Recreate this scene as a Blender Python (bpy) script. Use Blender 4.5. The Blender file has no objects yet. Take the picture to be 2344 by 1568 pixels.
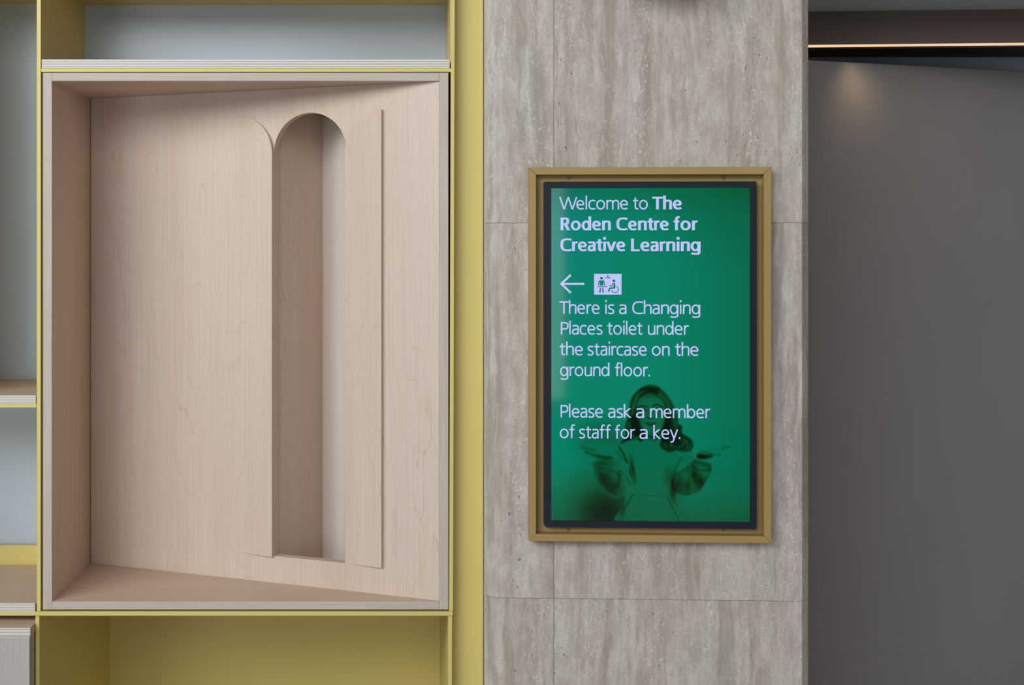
import bpy, bmesh, math, random
import numpy as np
from mathutils import Vector, Matrix

# ------------------------------------------------------------------ camera, world, light
S = 0.00093          # metres per photo pixel on the plane of the shelf fronts (y = 0)
D = 2.5              # camera distance from that plane
VX, VY = 930.0, 559.0  # principal point of the (shifted) lens in the photograph
ZC = 1.45            # camera height

scene = bpy.context.scene
COL = scene.collection

cam = bpy.data.cameras.new('camera')
cam.sensor_width = 36.0
cam.lens = 36.0 * (D / S) / 2344.0
cam.shift_x = (1172 - VX) / 2344.0
cam.shift_y = -(784 - VY) / 2344.0
cam.clip_start = 0.05
camo = bpy.data.objects.new('camera', cam)
camo.location = (0, -D, ZC)
camo.rotation_euler = (math.pi / 2, 0, 0)
COL.objects.link(camo)
scene.camera = camo

world = bpy.data.worlds.new('room_light')
scene.world = world
world.use_nodes = True
wn = world.node_tree.nodes
wn['Background'].inputs[0].default_value = (0.95, 0.97, 1.0, 1)
wn['Background'].inputs[1].default_value = 0.08


def area(name, loc, target, sx, sy, power, col):
    l = bpy.data.lights.new(name, 'AREA')
    l.shape = 'RECTANGLE'
    l.size, l.size_y = sx, sy
    l.energy = power
    l.color = col
    o = bpy.data.objects.new(name, l)
    o.location = loc
    d = Vector(target) - Vector(loc)
    o.rotation_euler = d.to_track_quat('-Z', 'Y').to_euler()
    COL.objects.link(o)
    return o


# daylight from the tall windows across the room, to the left behind the camera
wd = area('window_daylight', (-2.6, -4.0, 3.3), (-0.1, 0, 1.75), 5.0, 1.8, 132, (0.88, 0.955, 1.0))
wd.data.spread = math.radians(130)
# a narrower window nearer the middle of the room
area('tall_window_daylight', (-0.10, -5.2, 1.2), (-0.05, 0, 1.25), 1.46, 1.5, 17, (0.90, 0.96, 1.0))

# low fill added at the left to brighten the lower shelf backs
area('low_left_fill_light', (-2.7, -5.3, 0.85), (-0.5, 0, 1.0), 1.7, 1.5, 36, (0.88, 0.95, 1.0))
# weak warm fill added from the right to lift the shaded faces
area('right_fill_light', (3.1, -3.4, 2.5), (0.2, 0, 1.3), 1.6, 1.4, 17, (1.0, 0.93, 0.86))

vs = scene.view_settings
scene.display_settings.display_device = 'sRGB'
vs.view_transform = 'Standard'
vs.look = 'None'
vs.exposure = 0.0
vs.gamma = 1.0
vs.use_curve_mapping = False


# ------------------------------------------------------------------ helpers
def P(px, py, y=0.0):
    k = S * (D + y) / D
    return Vector(((px - VX) * k, y, ZC - (py - VY) * k))


def PX(px, y=0.0):
    return (px - VX) * S * (D + y) / D


def PZ(py, y=0.0):
    return ZC - (py - VY) * S * (D + y) / D


def lin(r, g, b):
    def f(c):
        c /= 255.0
        return c / 12.92 if c <= 0.04045 else ((c + 0.055) / 1.055) ** 2.4
    return (f(r), f(g), f(b), 1.0)


class MB:
    """collects faces for one mesh object"""
    def __init__(self):
        self.v, self.f = [], []

    def add(self, verts, faces):
        o = len(self.v)
        self.v += [Vector(p) for p in verts]
        self.f += [tuple(i + o for i in q) for q in faces]
        return self

    def box(self, x0, x1, y0, y1, z0, z1):
        return self.prism([(x0, y0, z0), (x1, y0, z0), (x1, y0, z1), (x0, y0, z1)], (0, y1 - y0, 0))

    def prism(self, pts, vec):
        n = len(pts)
        a = [Vector(p) for p in pts]
        b = [p + Vector(vec) for p in a]
        fs = [tuple(range(n)), tuple(range(2 * n - 1, n - 1, -1))]
        for i in range(n):
            j = (i + 1) % n
            fs.append((i, i + n, j + n, j))
        return self.add(a + b, fs)

    def build(self, name, mat, parent=None, bevel=0.0, smooth=False):
        off = Vector((0, 0, 0))
        p = parent
        while p is not None:
            off += p.location
            p = p.parent
        me = bpy.data.meshes.new(name)
        me.from_pydata([v - off for v in self.v], [], self.f)
        bm = bmesh.new()
        bm.from_mesh(me)
        bmesh.ops.recalc_face_normals(bm, faces=bm.faces)
        bm.to_mesh(me)
        bm.free()
        me.materials.append(mat)
        if smooth:
            for q in me.polygons:
                q.use_smooth = True
        o = bpy.data.objects.new(name, me)
        COL.objects.link(o)
        if parent is not None:
            o.parent = parent
        if bevel:
            m = o.modifiers.new('edge', 'BEVEL')
            m.width = bevel
            m.segments = 2
            m.limit_method = 'ANGLE'
        return o


def thing(name, label, cat, loc, group=None):
    o = bpy.data.objects.new(name, None)
    o.empty_display_size = 0.05
    o.location = loc
    COL.objects.link(o)
    return tag(o, label, cat, group)


def tag(o, label, cat, group=None):
    o['label'] = label
    o['category'] = cat
    if group:
        o['group'] = group
    return o


def struct(o, label, cat):
    o['kind'] = 'structure'
    return tag(o, label, cat)


def fill2d(loops):
    """triangulate an outline with holes; returns list of 2-D points and triangles"""
    bm = bmesh.new()
    edges = []
    for lp in loops:
        vs_ = [bm.verts.new((p[0], p[1], 0)) for p in lp]
        for i in range(len(vs_)):
            edges.append(bm.edges.new((vs_[i], vs_[(i + 1) % len(vs_)])))
    bmesh.ops.triangle_fill(bm, use_beauty=True, use_dissolve=False, edges=edges)
    bm.verts.index_update()
    pts = [(v.co.x, v.co.y) for v in bm.verts]
    tris = [tuple(v.index for v in f.verts) for f in bm.faces]
    bm.free()
    return pts, tris


def slab_with_holes(mb, loops, front, back):
    """front/back map a 2-D point to 3-D"""
    pts, tris = fill2d(loops)
    n = len(pts)
    mb.add([front(p) for p in pts] + [back(p) for p in pts],
           tris + [tuple(i + n for i in reversed(t)) for t in tris])
    for lp in loops:
        k = len(lp)
        mb.add([front(p) for p in lp] + [back(p) for p in lp],
               [(i, (i + 1) % k, (i + 1) % k + k, i + k) for i in range(k)])


# ------------------------------------------------------------------ materials
class NT:
    def __init__(self, name):
        self.m = bpy.data.materials.new(name)
        self.m.use_nodes = True
        self.t = self.m.node_tree
        self.n = self.t.nodes
        self.b = self.n['Principled BSDF']

    def node(self, typ, **kw):
        nd = self.n.new(typ)
        for k, v in kw.items():
            setattr(nd, k, v)
        return nd

    def link(self, a, b):
        self.t.links.new(a, b)

    def set(self, sock, v):
        if hasattr(v, 'node') or isinstance(v, bpy.types.NodeSocket):
            self.link(v, sock)
        else:
            sock.default_value = v

    def math(self, op, a, b=None, c=None, clamp=False):
        nd = self.node('ShaderNodeMath', operation=op, use_clamp=clamp)
        self.set(nd.inputs[0], a)
        if b is not None:
            self.set(nd.inputs[1], b)
        if c is not None:
            self.set(nd.inputs[2], c)
        return nd.outputs[0]

    def mix(self, f, a, b, mode='MIX'):
        nd = self.node('ShaderNodeMix', data_type='RGBA', blend_type=mode)
        self.set(nd.inputs[0], f)
        self.set(nd.inputs[6], a)
        self.set(nd.inputs[7], b)
        return nd.outputs[2]

    def coord(self):
        return self.node('ShaderNodeTexCoord').outputs['Object']

    def map(self, v, scale, loc=(0, 0, 0), rot=(0, 0, 0)):
        nd = self.node('ShaderNodeMapping')
        nd.inputs['Scale'].default_value = scale
        nd.inputs['Location'].default_value = loc
        nd.inputs['Rotation'].default_value = rot
        self.link(v, nd.inputs[0])
        return nd.outputs[0]

    def noise(self, v, scale=1.0, detail=2.0, rough=0.5, dist=0.0):
        nd = self.node('ShaderNodeTexNoise')
        nd.inputs['Scale'].default_value = scale
        nd.inputs['Detail'].default_value = detail
        nd.inputs['Roughness'].default_value = rough
        nd.inputs['Distortion'].default_value = dist
        self.link(v, nd.inputs['Vector'])
        return nd.outputs[0]

    def ramp(self, f, stops, interp='LINEAR'):
        nd = self.node('ShaderNodeValToRGB')
        cr = nd.color_ramp
        cr.interpolation = interp
        while len(cr.elements) < len(stops):
            cr.elements.new(0.5)
        for e, (p, c) in zip(cr.elements, stops):
            e.position = p
            e.color = c if len(c) == 4 else (*c, 1)
        self.link(f, nd.inputs[0])
        return nd.outputs[0]

    def step(self, f, lo, hi):
        nd = self.node('ShaderNodeMapRange')
        nd.inputs['From Min'].default_value = lo
        nd.inputs['From Max'].default_value = hi
        self.link(f, nd.inputs['Value'])
        return nd.outputs[0]

    def bump(self, h, strength, dist=0.001):
        nd = self.node('ShaderNodeBump')
        nd.inputs['Strength'].default_value = strength
        nd.inputs['Distance'].default_value = dist
        self.link(h, nd.inputs['Height'])
        self.link(nd.outputs[0], self.b.inputs['Normal'])

    def done(self, col, rough, spec=0.5):
        self.set(self.b.inputs['Base Color'], col)
        self.set(self.b.inputs['Roughness'], rough)
        self.b.inputs['Specular IOR Level'].default_value = spec
        return self.m


def G(v):
    return (v, v, v, 1)


def maple(name, axis='Z', tint=(0.62, 0.475, 0.38), loc=(0, 0, 0), figure=1.0, xs=1.0, knots=()):
    t = NT(name)
    v = t.coord()
    vk = v
    if axis == 'X':
        v = t.map(v, (1, 1, 1), rot=(0, math.pi / 2, 0))
    elif axis == 'Y':
        v = t.map(v, (1, 1, 1), rot=(math.pi / 2, 0, 0))
    v = t.map(v, (1, 1, 1), loc=loc)
    # flame figure: contour lines of a stretched field
    fld = t.noise(t.map(v, (6.0 * xs, 6.0, 1.35)), 1.0, 2.4, 0.42, 0.35)
    val = t.math('MULTIPLY', fld, 21.0 if not knots else 15.0)
    for kx, kz, amp, wx, wz in knots:
        ln = t.node('ShaderNodeVectorMath', operation='LENGTH')
        t.link(t.map(vk, (1 / wx, 0.0, 1 / wz), loc=(-kx / wx, 0, -kz / wz)), ln.inputs[0])
        ex = t.math('POWER', 2.718, t.math('MULTIPLY', t.math('POWER', ln.outputs['Value'], 1.4), -1.0))
        val = t.math('ADD', val, t.math('MULTIPLY', ex, amp))
    wob = t.noise(t.map(v, (55, 55, 16)), 1.0, 3, 0.6)
    val = t.math('ADD', val, t.math('MULTIPLY', wob, 0.60))
    fr = t.math('FRACT', val)
    line = t.math('POWER', t.math('SUBTRACT', 1.0, t.math('ABSOLUTE', t.math('SUBTRACT', t.math('MULTIPLY', fr, 2.0), 1.0))), 24.0)
    lm = t.noise(t.map(v, (14, 14, 3.0), loc=(3, 1, 2)), 1.0, 2, 0.5)
    line = t.math('MULTIPLY', line, t.step(lm, 0.3, 0.62), clamp=True)
    # straight fine grain
    g1 = t.noise(t.map(v, (360, 360, 2.2)), 1.0, 3, 0.65)
    g2 = t.noise(t.map(v, (900, 900, 9)), 1.0, 2, 0.5)
    broad = t.noise(t.map(v, (9, 9, 0.5)), 1.0, 3, 0.5)
    tick = t.noise(t.map(v, (330, 330, 11), loc=(7, 3, 5)), 1.0, 1, 0.4)
    tick = t.step(tick, 0.775, 0.84)
    base = t.mix(t.step(broad, 0.3, 0.7), (tint[0] * 0.95, tint[1] * 0.93, tint[2] * 0.90, 1),
                 (tint[0] * 1.04, tint[1] * 1.05, tint[2] * 1.06, 1))
    dk = (tint[0] * 0.78, tint[1] * 0.66, tint[2] * 0.56, 1)
    c = t.mix(t.math('MULTIPLY', line, 0.68 * figure), base, dk)
    c = t.mix(t.math('MULTIPLY', t.step(g1, 0.42, 0.70), 0.32), c, dk)
    c = t.mix(t.math('MULTIPLY', t.step(g2, 0.5, 0.8), 0.14), c, dk)
    c = t.mix(t.math('MULTIPLY', tick, 0.6), c, (tint[0] * 0.3, tint[1] * 0.22, tint[2] * 0.18, 1))
    t.bump(g1, 0.06, 0.0004)
    return t.done(c, 0.52, 0.35)


def edge_wood(name, axis):
    """solid maple lipping with cross-grain ripple"""
    t = NT(name)
    v = t.coord()
    if axis == 'X':
        v = t.map(v, (1, 1, 1), rot=(0, math.pi / 2, 0))
    g = t.noise(t.map(v, (230, 230, 5)), 1.0, 4, 0.6, 0.6)
    rip = t.noise(t.map(v, (22, 22, 210)), 1.0, 2, 0.5)
    big = t.noise(t.map(v, (5, 5, 4)), 1.0, 2, 0.5)
    c = t.mix(t.step(g, 0.35, 0.7), (0.56, 0.47, 0.41, 1), (0.47, 0.385, 0.33, 1))
    c = t.mix(t.math('MULTIPLY', t.step(rip, 0.4, 0.7), t.math('MULTIPLY', t.step(big, 0.4, 0.6), 0.4)), c,
              (0.50, 0.395, 0.33, 1))
    return t.done(c, 0.55, 0.3)


def ply_edge(name, pitch, z0=0.0):
    """laminated plywood edge: stripes across the thickness (Z)"""
    t = NT(name)
    v = t.coord()
    sep = t.node('ShaderNodeSeparateXYZ')
    t.link(v, sep.inputs[0])
    wob = t.noise(t.map(v, (9, 9, 60)), 1.0, 3, 0.6)
    z = t.math('ADD', t.math('SUBTRACT', sep.outputs[2], z0), t.math('MULTIPLY', wob, pitch * 0.25))
    ph = t.math('MULTIPLY', z, 2 * math.pi / pitch)
    sn = t.math('SINE', ph)
    fib = t.noise(t.map(v, (55, 55, 1500)), 1.0, 4, 0.65)
    spk = t.step(t.noise(t.map(v, (70, 70, 420), loc=(2, 4, 1)), 1.0, 2, 0.5), 0.78, 0.84)
    c = t.mix(t.step(sn, -0.5, 0.6), (0.50, 0.445, 0.395, 1), (0.72, 0.69, 0.61, 1))
    c = t.mix(t.math('MULTIPLY', t.step(fib, 0.45, 0.75), 0.45), c, (0.46, 0.39, 0.34, 1))
    c = t.mix(t.math('MULTIPLY', spk, 0.7), c, (0.16, 0.11, 0.09, 1))
    return t.done(c, 0.6, 0.3)


def paint(name, col, rough, var=0.04, spec=0.5):
    t = NT(name)
    v = t.coord()
    n = t.noise(t.map(v, (3, 3, 3)), 1.0, 3, 0.5)
    c = t.mix(t.step(n, 0.3, 0.7), tuple(x * (1 - var) for x in col) + (1,), tuple(min(1, x * (1 + var)) for x in col) + (1,))
    f = t.noise(v, 900.0, 2, 0.5)
    t.bump(f, 0.03, 0.0003)
    return t.done(c, rough, spec)


def travertine():
    t = NT('travertine')
    at = t.node('ShaderNodeAttribute', attribute_name='slab')
    va = t.node('ShaderNodeVectorMath', operation='ADD')
    t.link(t.coord(), va.inputs[0])
    t.link(at.outputs['Vector'], va.inputs[1])
    v0 = va.outputs[0]
    # wandering warp of the bedding
    w = t.node('ShaderNodeTexNoise')
    w.inputs['Scale'].default_value = 1.0
    w.inputs['Detail'].default_value = 5
    w.inputs['Roughness'].default_value = 0.6
    t.link(t.map(v0, (7, 7, 4.0)), w.inputs['Vector'])
    wv = t.node('ShaderNodeVectorMath', operation='MULTIPLY_ADD')
    t.link(w.outputs['Color'], wv.inputs[0])
    wv.inputs[1].default_value = (0.045, 0.03, 0.03)
    t.link(v0, wv.inputs[2])
    v = wv.outputs[0]
    bands = t.noise(t.map(v, (8.5, 8.5, 0.6)), 1.0, 8, 0.64)
    bands2 = t.noise(t.map(v, (17, 17, 1.6), loc=(5, 2, 1)), 1.0, 6, 0.62)
    mott = t.noise(t.map(v, (44, 44, 15)), 1.0, 8, 0.68)
    fine = t.noise(t.map(v0, (420, 420, 260)), 1.0, 3, 0.6)
    c = t.ramp(bands, [(0.28, (0.250, 0.185, 0.145)), (0.39, (0.400, 0.325, 0.265)), (0.45, (0.560, 0.500, 0.430)),
                       (0.52, (0.520, 0.455, 0.390)), (0.57, (0.385, 0.310, 0.255)), (0.63, (0.580, 0.540, 0.470)),
                       (0.74, (0.43, 0.36, 0.30))])
    c = t.mix(t.math('MULTIPLY', t.step(bands2, 0.53, 0.68), 0.5), c, (0.300, 0.230, 0.185, 1))
    c = t.mix(t.math('MULTIPLY', t.step(bands2, 0.45, 0.33), 0.55), c, (0.60, 0.57, 0.51, 1))
    c = t.mix(t.math('MULTIPLY', t.step(mott, 0.42, 0.64), 0.6), c, (0.33, 0.275, 0.235, 1))
    c = t.mix(t.math('MULTIPLY', t.step(mott, 0.48, 0.30), 0.3), c, (0.62, 0.58, 0.52, 1))
    c = t.mix(t.math('MULTIPLY', t.step(fine, 0.42, 0.68), 0.45), c, (0.28, 0.235, 0.20, 1))
    # pale filled specks
    sp = t.noise(t.map(v0, (210, 210, 120), loc=(1, 8, 3)), 1.0, 3, 0.65)
    zone = t.step(t.noise(t.map(v, (17, 17, 2.2), loc=(4, 4, 9)), 1.0, 3, 0.5), 0.45, 0.62)
    spm = t.math('MULTIPLY', t.step(sp, 0.585, 0.66), zone, clamp=True)
    c = t.mix(t.math('MULTIPLY', spm, 0.75), c, (0.68, 0.66, 0.61, 1))
    # thin pale veins following the bedding
    ve = t.noise(t.map(v, (15, 15, 1.1), loc=(9, 1, 6)), 1.0, 5, 0.6)
    vem = t.math('SUBTRACT', 1.0, t.math('MULTIPLY', t.math('ABSOLUTE', t.math('SUBTRACT', ve, 0.52)), 60.0), clamp=True)
    c = t.mix(t.math('MULTIPLY', vem, 0.30), c, (0.66, 0.62, 0.56, 1))
    # small dark pits, taller than wide
    pt = t.noise(t.map(v0, (210, 210, 75), loc=(3, 6, 2)), 1.0, 3, 0.6)
    pz = t.step(t.noise(t.map(v, (12, 12, 3.0), loc=(8, 2, 4)), 1.0, 3, 0.55), 0.50, 0.66)
    pit = t.step(t.math('ADD', pt, t.math('MULTIPLY', pz, 0.055)), 0.725, 0.755)
    c = t.mix(t.math('MULTIPLY', pit, 0.85), c, (0.035, 0.03, 0.027, 1))
    h = t.math('SUBTRACT', t.math('ADD', t.math('MULTIPLY', fine, 0.10), t.math('MULTIPLY', mott, 0.10)), pit)
    t.bump(h, 0.45, 0.0025)
    return t.done(c, 0.58, 0.35)


M = {}
M['yellow'] = paint('yellow_powder_coat', (0.66, 0.53, 0.172), 0.40, 0.02, 0.35)
M['grey_panel'] = paint('pale_grey_panel', (0.45, 0.51, 0.575), 0.30, 0.02)
M['maple'] = maple('maple_veneer', 'Z')
BX, BZ = PX(560), PZ(1396)   # origin of the maple box
M['maple_back'] = maple('maple_veneer_back', 'Z', (0.625, 0.50, 0.41), (0.35, 0, 0.1), 1.0, 1.0,
                        [(PX(362, 0.24) - BX, PZ(575, 0.24) - BZ, 6.5, 0.050, 0.24), (PX(562, 0.16) - BX, PZ(575, 0.16) - BZ, 6.5, 0.050, 0.25),
                         (PX(935, 0.03) - BX, PZ(570, 0.03) - BZ, 6.0, 0.055, 0.26), (PX(370, 0.24) - BX, PZ(1190, 0.24) - BZ, 4.0, 0.04, 0.16),
                         (PX(570, 0.16) - BX, PZ(1200, 0.16) - BZ, 4.0, 0.04, 0.15)])
M['maple_shelf'] = maple('maple_veneer_lengthwise', 'X', (0.62, 0.465, 0.365), (0.2, 0, 0.4), 0.7)
M['maple_v'] = edge_wood('maple_edge_upright', 'Z')
M['maple_h'] = edge_wood('maple_edge_level', 'X')
M['ply'] = ply_edge('plywood_edge', 0.0054)
M['ply_v'] = ply_edge('plywood_edge_thick', 0.0060)
M['dark'] = paint('dark_void', (0.012, 0.010, 0.010), 0.8, 0.05, 0.2)
M['stone'] = travertine()
M['brass'] = paint('brass_paint', (0.36, 0.235, 0.082), 0.5, 0.05, 0.3)
M['bezel'] = paint('black_bezel', (0.012, 0.014, 0.022), 0.5, 0.05, 0.22)
M['grout'] = paint('joint_filler', (0.42, 0.36, 0.27), 0.8, 0.04, 0.2)
M['joint'] = paint('dark_joint', (0.27, 0.235, 0.205), 0.9, 0.04, 0.2)
M['right_panel'] = paint('warm_grey_panel', (0.262, 0.24, 0.232), 0.42, 0.03)
M['ceil'] = paint('ceiling_paint', (0.52, 0.53, 0.53), 0.8, 0.03)
M['fascia'] = paint('dark_brown_fascia', (0.125, 0.092, 0.08), 0.6, 0.04, 0.3)
M['soffit'] = paint('dark_soffit', (0.045, 0.038, 0.035), 0.6, 0.04, 0.3)
M['navy'] = paint('dark_blue_wall', (0.36, 0.40, 0.46), 0.5, 0.05, 0.3)
M['floor'] = paint('floor_stone', (0.42, 0.40, 0.38), 0.5, 0.08)
M['screw'] = paint('steel_screw', (0.20, 0.15, 0.08), 0.35, 0.05)


def emit(name, col, strength, rough=0.05):
    t = NT(name)
    t.b.inputs['Emission Color'].default_value = col
    t.b.inputs['Emission Strength'].default_value = strength
    t.done((0.004, 0.004, 0.004, 1), rough, 0.35)
    return t.m


M['letter'] = emit('screen_lavender', lin(196, 204, 255), 0.92)
M['glyph'] = emit('screen_teal', lin(0, 118, 104), 0.95)
M['led'] = emit('led_warm', (1.0, 0.70, 0.42, 1), 0.9, 0.5)

t_ = NT('screen_picture')
a_ = t_.node('ShaderNodeVertexColor', layer_name='picture')
t_.link(a_.outputs['Color'], t_.b.inputs['Emission Color'])
t_.b.inputs['Emission Strength'].default_value = 0.95
t_.done((0.002, 0.002, 0.002, 1), 0.05, 0.35)
M['screen'] = t_.m

# ------------------------------------------------------------------ setting
ZT = 2.6   # how high the wall parts run
mb = MB()
mb.box(-4, 4, -7, 3, -0.1, 0.0)
struct(mb.build('floor', M['floor']), 'grey floor of the room below the shelving', 'floor')

# yellow filler panel between the shelving and the stone
mb = MB()
mb.box(PX(1030, 0.035), PX(1105.5, 0.035), 0.035, 0.06, 0, ZT)
mb.box(PX(1103.5, 0.02), PX(1106, 0.02), 0.020, 0.035, 0, ZT)
struct(mb.build('trim_1', M['yellow'], bevel=0.0006), 'tall plain yellow panel between the shelving and the stone pillar', 'panel')

# travertine pillar, turned a little so that its right edge comes nearer
YL, YR = 0.0, -0.0245
A0 = Vector((PX(1134.5, YL), YL, 0))
A1 = Vector((PX(1837, YR), YR, 0))
UD = (A1 - A0).normalized()
ND = Vector((UD.y, -UD.x, 0))           # out of the stone, towards the room
PW = (A1 - A0).length


def SP(px, py, off=0.0):
    """photo pixel -> (u, z) on the stone face lifted by off"""
    o = Vector((0, -D, ZC))
    d = Vector(((px - VX) * S, D, -(py - VY) * S))
    q = A0 + ND * off
    t = (q - o).dot(ND) / d.dot(ND)
    h = o + d * t
    return ((h - A0).dot(UD), h.z)


def W3(u, z, off=0.0):
    return A0 + UD * u + ND * off + Vector((0, 0, z))


random.seed(5)
uj = SP(1268, 800)[0]
z1 = SP(1200, 510)[1]
z2 = SP(1200, 1369)[1]
g = 0.00038
mb = MB()
slab_vals = []


def slab(u0, u1, za, zb, left_ch=False, right_ch=False):
    n0 = len(mb.f)
    prof = [(u0, -0.10)]
    ch = 0.0245
    if left_ch:
        prof = [(u0 - 0.0215, -0.10), (u0 - 0.0215, -0.017), (u0 - 0.0205, -0.0165), (u0, -0.0008), (u0 + 0.0012, 0)]
    else:
        prof = [(u0, -0.10), (u0, -0.0005), (u0 + 0.0005, 0)]
    if right_ch:
        prof += [(u1 - 0.001, 0), (u1, -0.0008), (u1 + 0.0165, -0.0165), (u1 + 0.0165, -0.10)]
    else:
        prof += [(u1 - 0.0005, 0), (u1, -0.0005), (u1, -0.10)]
    mb.prism([W3(u, za, o) for u, o in prof], (0, 0, zb - za))
    r = (random.uniform(0, 9), random.uniform(0, 9), random.uniform(0, 9))
    slab_vals.extend([r] * (len(mb.f) - n0))


for za, zb in ((0, z2 - g), (z2 + g, z1 - g), (z1 + g, ZT)):
    slab(0, uj - g, za, zb, left_ch=True)
    slab(uj + g, PW, za, zb, right_ch=True)
pil = mb.build('wall_pillar', M['stone'])
at = pil.data.attributes.new('slab', 'FLOAT_VECTOR', 'FACE')
at.data.foreach_set('vector', np.array(slab_vals, dtype=np.float32).ravel())
struct(pil, 'pillar faced with vertical-grained beige travertine slabs', 'pillar')
jb = MB()
jb.prism([W3(-0.018, 0, -0.09), W3(-0.018, 0, -0.019), W3(0, 0, -0.004), W3(PW, 0, -0.004), W3(PW + 0.012, 0, -0.018),
          W3(PW + 0.012, 0, -0.09)], (0, 0, ZT))
jb.build('mortar', M['joint'], pil)
# filler strip beside the yellow panel
mb = MB()
mb.box(PX(1107.2, 0.02), PX(1111.5, 0.02), 0.0185, 0.06, 0, ZT)
struct(mb.build('trim_2', M['grout']), 'narrow beige filler strip between yellow panel and stone pillar', 'trim')

# ---------------- right-hand recess
yl, yr = 0.62, 0.83
pl = [Vector((PX(1780, 0.59), 0.59, 0)), Vector((PX(2460, 0.875), 0.875, 0))]
zt = PZ(138, 0.62)
mb = MB()
dn = (pl[1] - pl[0]).normalized()
nn = Vector((-dn.y, dn.x, 0))
mb.prism([pl[0], pl[1], pl[1] + nn * 0.045, pl[0] + nn * 0.045], (0, 0, zt))
struct(mb.build('wall_right', M['right_panel'], bevel=0.001), 'tall dim warm-grey wall panel to the right of the stone pillar', 'wall')

yf = 0.57
yf2 = 0.515
fx0, fx1 = PX(1760, yf), PX(2600, yf2)


def fy(x):
    return yf + (yf2 - yf) * (x - fx0) / (fx1 - fx0)


zled = PZ(105, fy(PX(1857, yf)))
zcei = PZ(26.5, fy(PX(1857, yf)))
mb = MB()
mb.prism([(fx0, fy(fx0), zled + 0.003), (fx1, fy(fx1), zled + 0.003), (fx1, fy(fx1) + 0.07, zled + 0.003), (fx0, fy(fx0) + 0.07, zled + 0.003)],
         (0, 0, zcei - zled + 0.3))
fas = mb.build('trim_3', M['fascia'])
struct(fas, 'dark brown beam above the glowing light line', 'beam')
mb = MB()
mb.prism([(fx0, fy(fx0) - 0.32, zcei), (fx1, fy(fx1) - 0.32, zcei), (fx1, fy(fx1) - 0.0005, zcei), (fx0, fy(fx0) - 0.0005, zcei)], (0, 0, 0.08))
struct(mb.build('ceiling', M['ceil']), 'strip of grey ceiling in the top right corner', 'ceiling')
mb = MB()
mb.box(PX(1780, 0.935), PX(2700, 0.935), 0.935, 0.98, 0, 3.0)
struct(mb.build('wall_back', M['navy']), 'dark blue-grey wall showing in the gap under the beam', 'wall')
mb = MB()
mb.prism([(fx0, fy(fx0) + 0.0705, zled + 0.029), (fx1, fy(fx1) + 0.0705, zled + 0.029), (fx1, 0.932, zled + 0.029), (fx0, 0.932, zled + 0.029)],
         (0, 0, 0.05))
struct(mb.build('trim_4', M['soffit']), 'black underside of the soffit behind the light line', 'soffit')

led = thing('led_strip', 'thin glowing warm-white line of light under the dark beam at top right', 'light', (fx0, fy(fx0), zled - 0.0035))
mb = MB()
mb.prism([(fx0, fy(fx0) - 0.0015, zled - 0.0030), (fx1, fy(fx1) - 0.0015, zled - 0.0030), (fx1, fy(fx1) + 0.006, zled - 0.0030),
          (fx0, fy(fx0) + 0.006, zled - 0.0030)], (0, 0, 0.0052))
mb.build('diffuser', M['led'], led)
mb = MB()
mb.prism([(fx0, fy(fx0) + 0.0065, zled - 0.002), (fx1, fy(fx1) + 0.0065, zled - 0.002), (fx1, fy(fx1) + 0.02, zled - 0.002),
          (fx0, fy(fx0) + 0.02, zled - 0.002)], (0, 0, 0.0045))
mb.build('channel', M['dark'], led)
# the lamp that grazes the panel below the beam
spl = bpy.data.lights.new('downlight', 'SPOT')
spl.energy = 1.5
spl.color = (1.0, 0.74, 0.48)
spl.spot_size = math.radians(120)
spl.spot_blend = 1.0
spl.shadow_soft_size = 0.09
spo = bpy.data.objects.new('downlight', spl)
xg = PX(1975, 0.64)
spo.location = (xg - 0.02, fy(xg) + 0.055, zled - 0.010)
spo.rotation_euler = (Vector((xg + 0.06, 0.74, 1.60)) - Vector(spo.location)).to_track_quat('-Z', 'Y').to_euler()
COL.objects.link(spo)

# ------------------------------------------------------------------ yellow metal shelving
unit = thing('shelving_unit', 'tall yellow metal shelving unit holding plywood shelves and the maple box', 'shelving',
             (PX(-60), 0.2, 0))


def plate(name, xt0, xt1, xb0, xb1, pyt, pyb, depth, mat=None, y0=0.0, floor=False):
    zb = 0.0 if floor else PZ(pyb, y0)
    zt_ = PZ(pyt, y0)
    mb = MB()
    mb.prism([(PX(xt0, y0), y0, zt_), (PX(xt1, y0), y0, zt_), (PX(xb1, y0), y0, zb), (PX(xb0, y0), y0, zb)], (0, depth, 0))
    return mb.build(name, mat or M['yellow'], unit, bevel=0.0005)


LEN = (1568 - 1411)
plate('upright', 84, 93.5, 84, 93, -300, 1399.3, 0.345)
plate('upright', 81, 90, 81 - 3 * 1559 / LEN * 0.0, 90, 1410.5, 1568, 0.59, floor=True)
plate('upright', -129, -120, -129, -120, -300, 924.6, 0.345)
plate('upright', -349, -340, -349, -340, -300, 1399.3, 0.345)
plate('upright', -349, -340, -349, -340, 1410.5, 1568, 0.59, floor=True)
plate('upright', 1033.5, 1042, 1028, 1037, -300, 1399.3, 0.345)
plate('upright', 1026, 1035, 1024, 1033, 1410.5, 1568, 0.59, floor=True)
plate('shelf', 94, 1033, 94, 1033, -71, -62, 0.339)
plate('shelf', 94, 1032.5, 94, 1032.5, 156.5, 164.5, 0.339)
plate('shelf', -349, 1036.5, -349, 1036.5, 1400, 1409.5, 0.59)
plate('shelf', -340, 83.5, -340, 83.5, 925, 933, 0.30)
plate('shelf', -120, 83.5, -120, 83.5, -71, -62, 0.32)
bp = plate('back_panel', 94, 1033, 94, 1033, -64, 203, 0.006, M['grey_panel'], 0.3395)
bp['label'] = 'pale grey back panel'
bp = plate('back_panel', -120, 84, -120, 84, -64, 884, 0.006, M['grey_panel'], 0.318)
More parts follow.
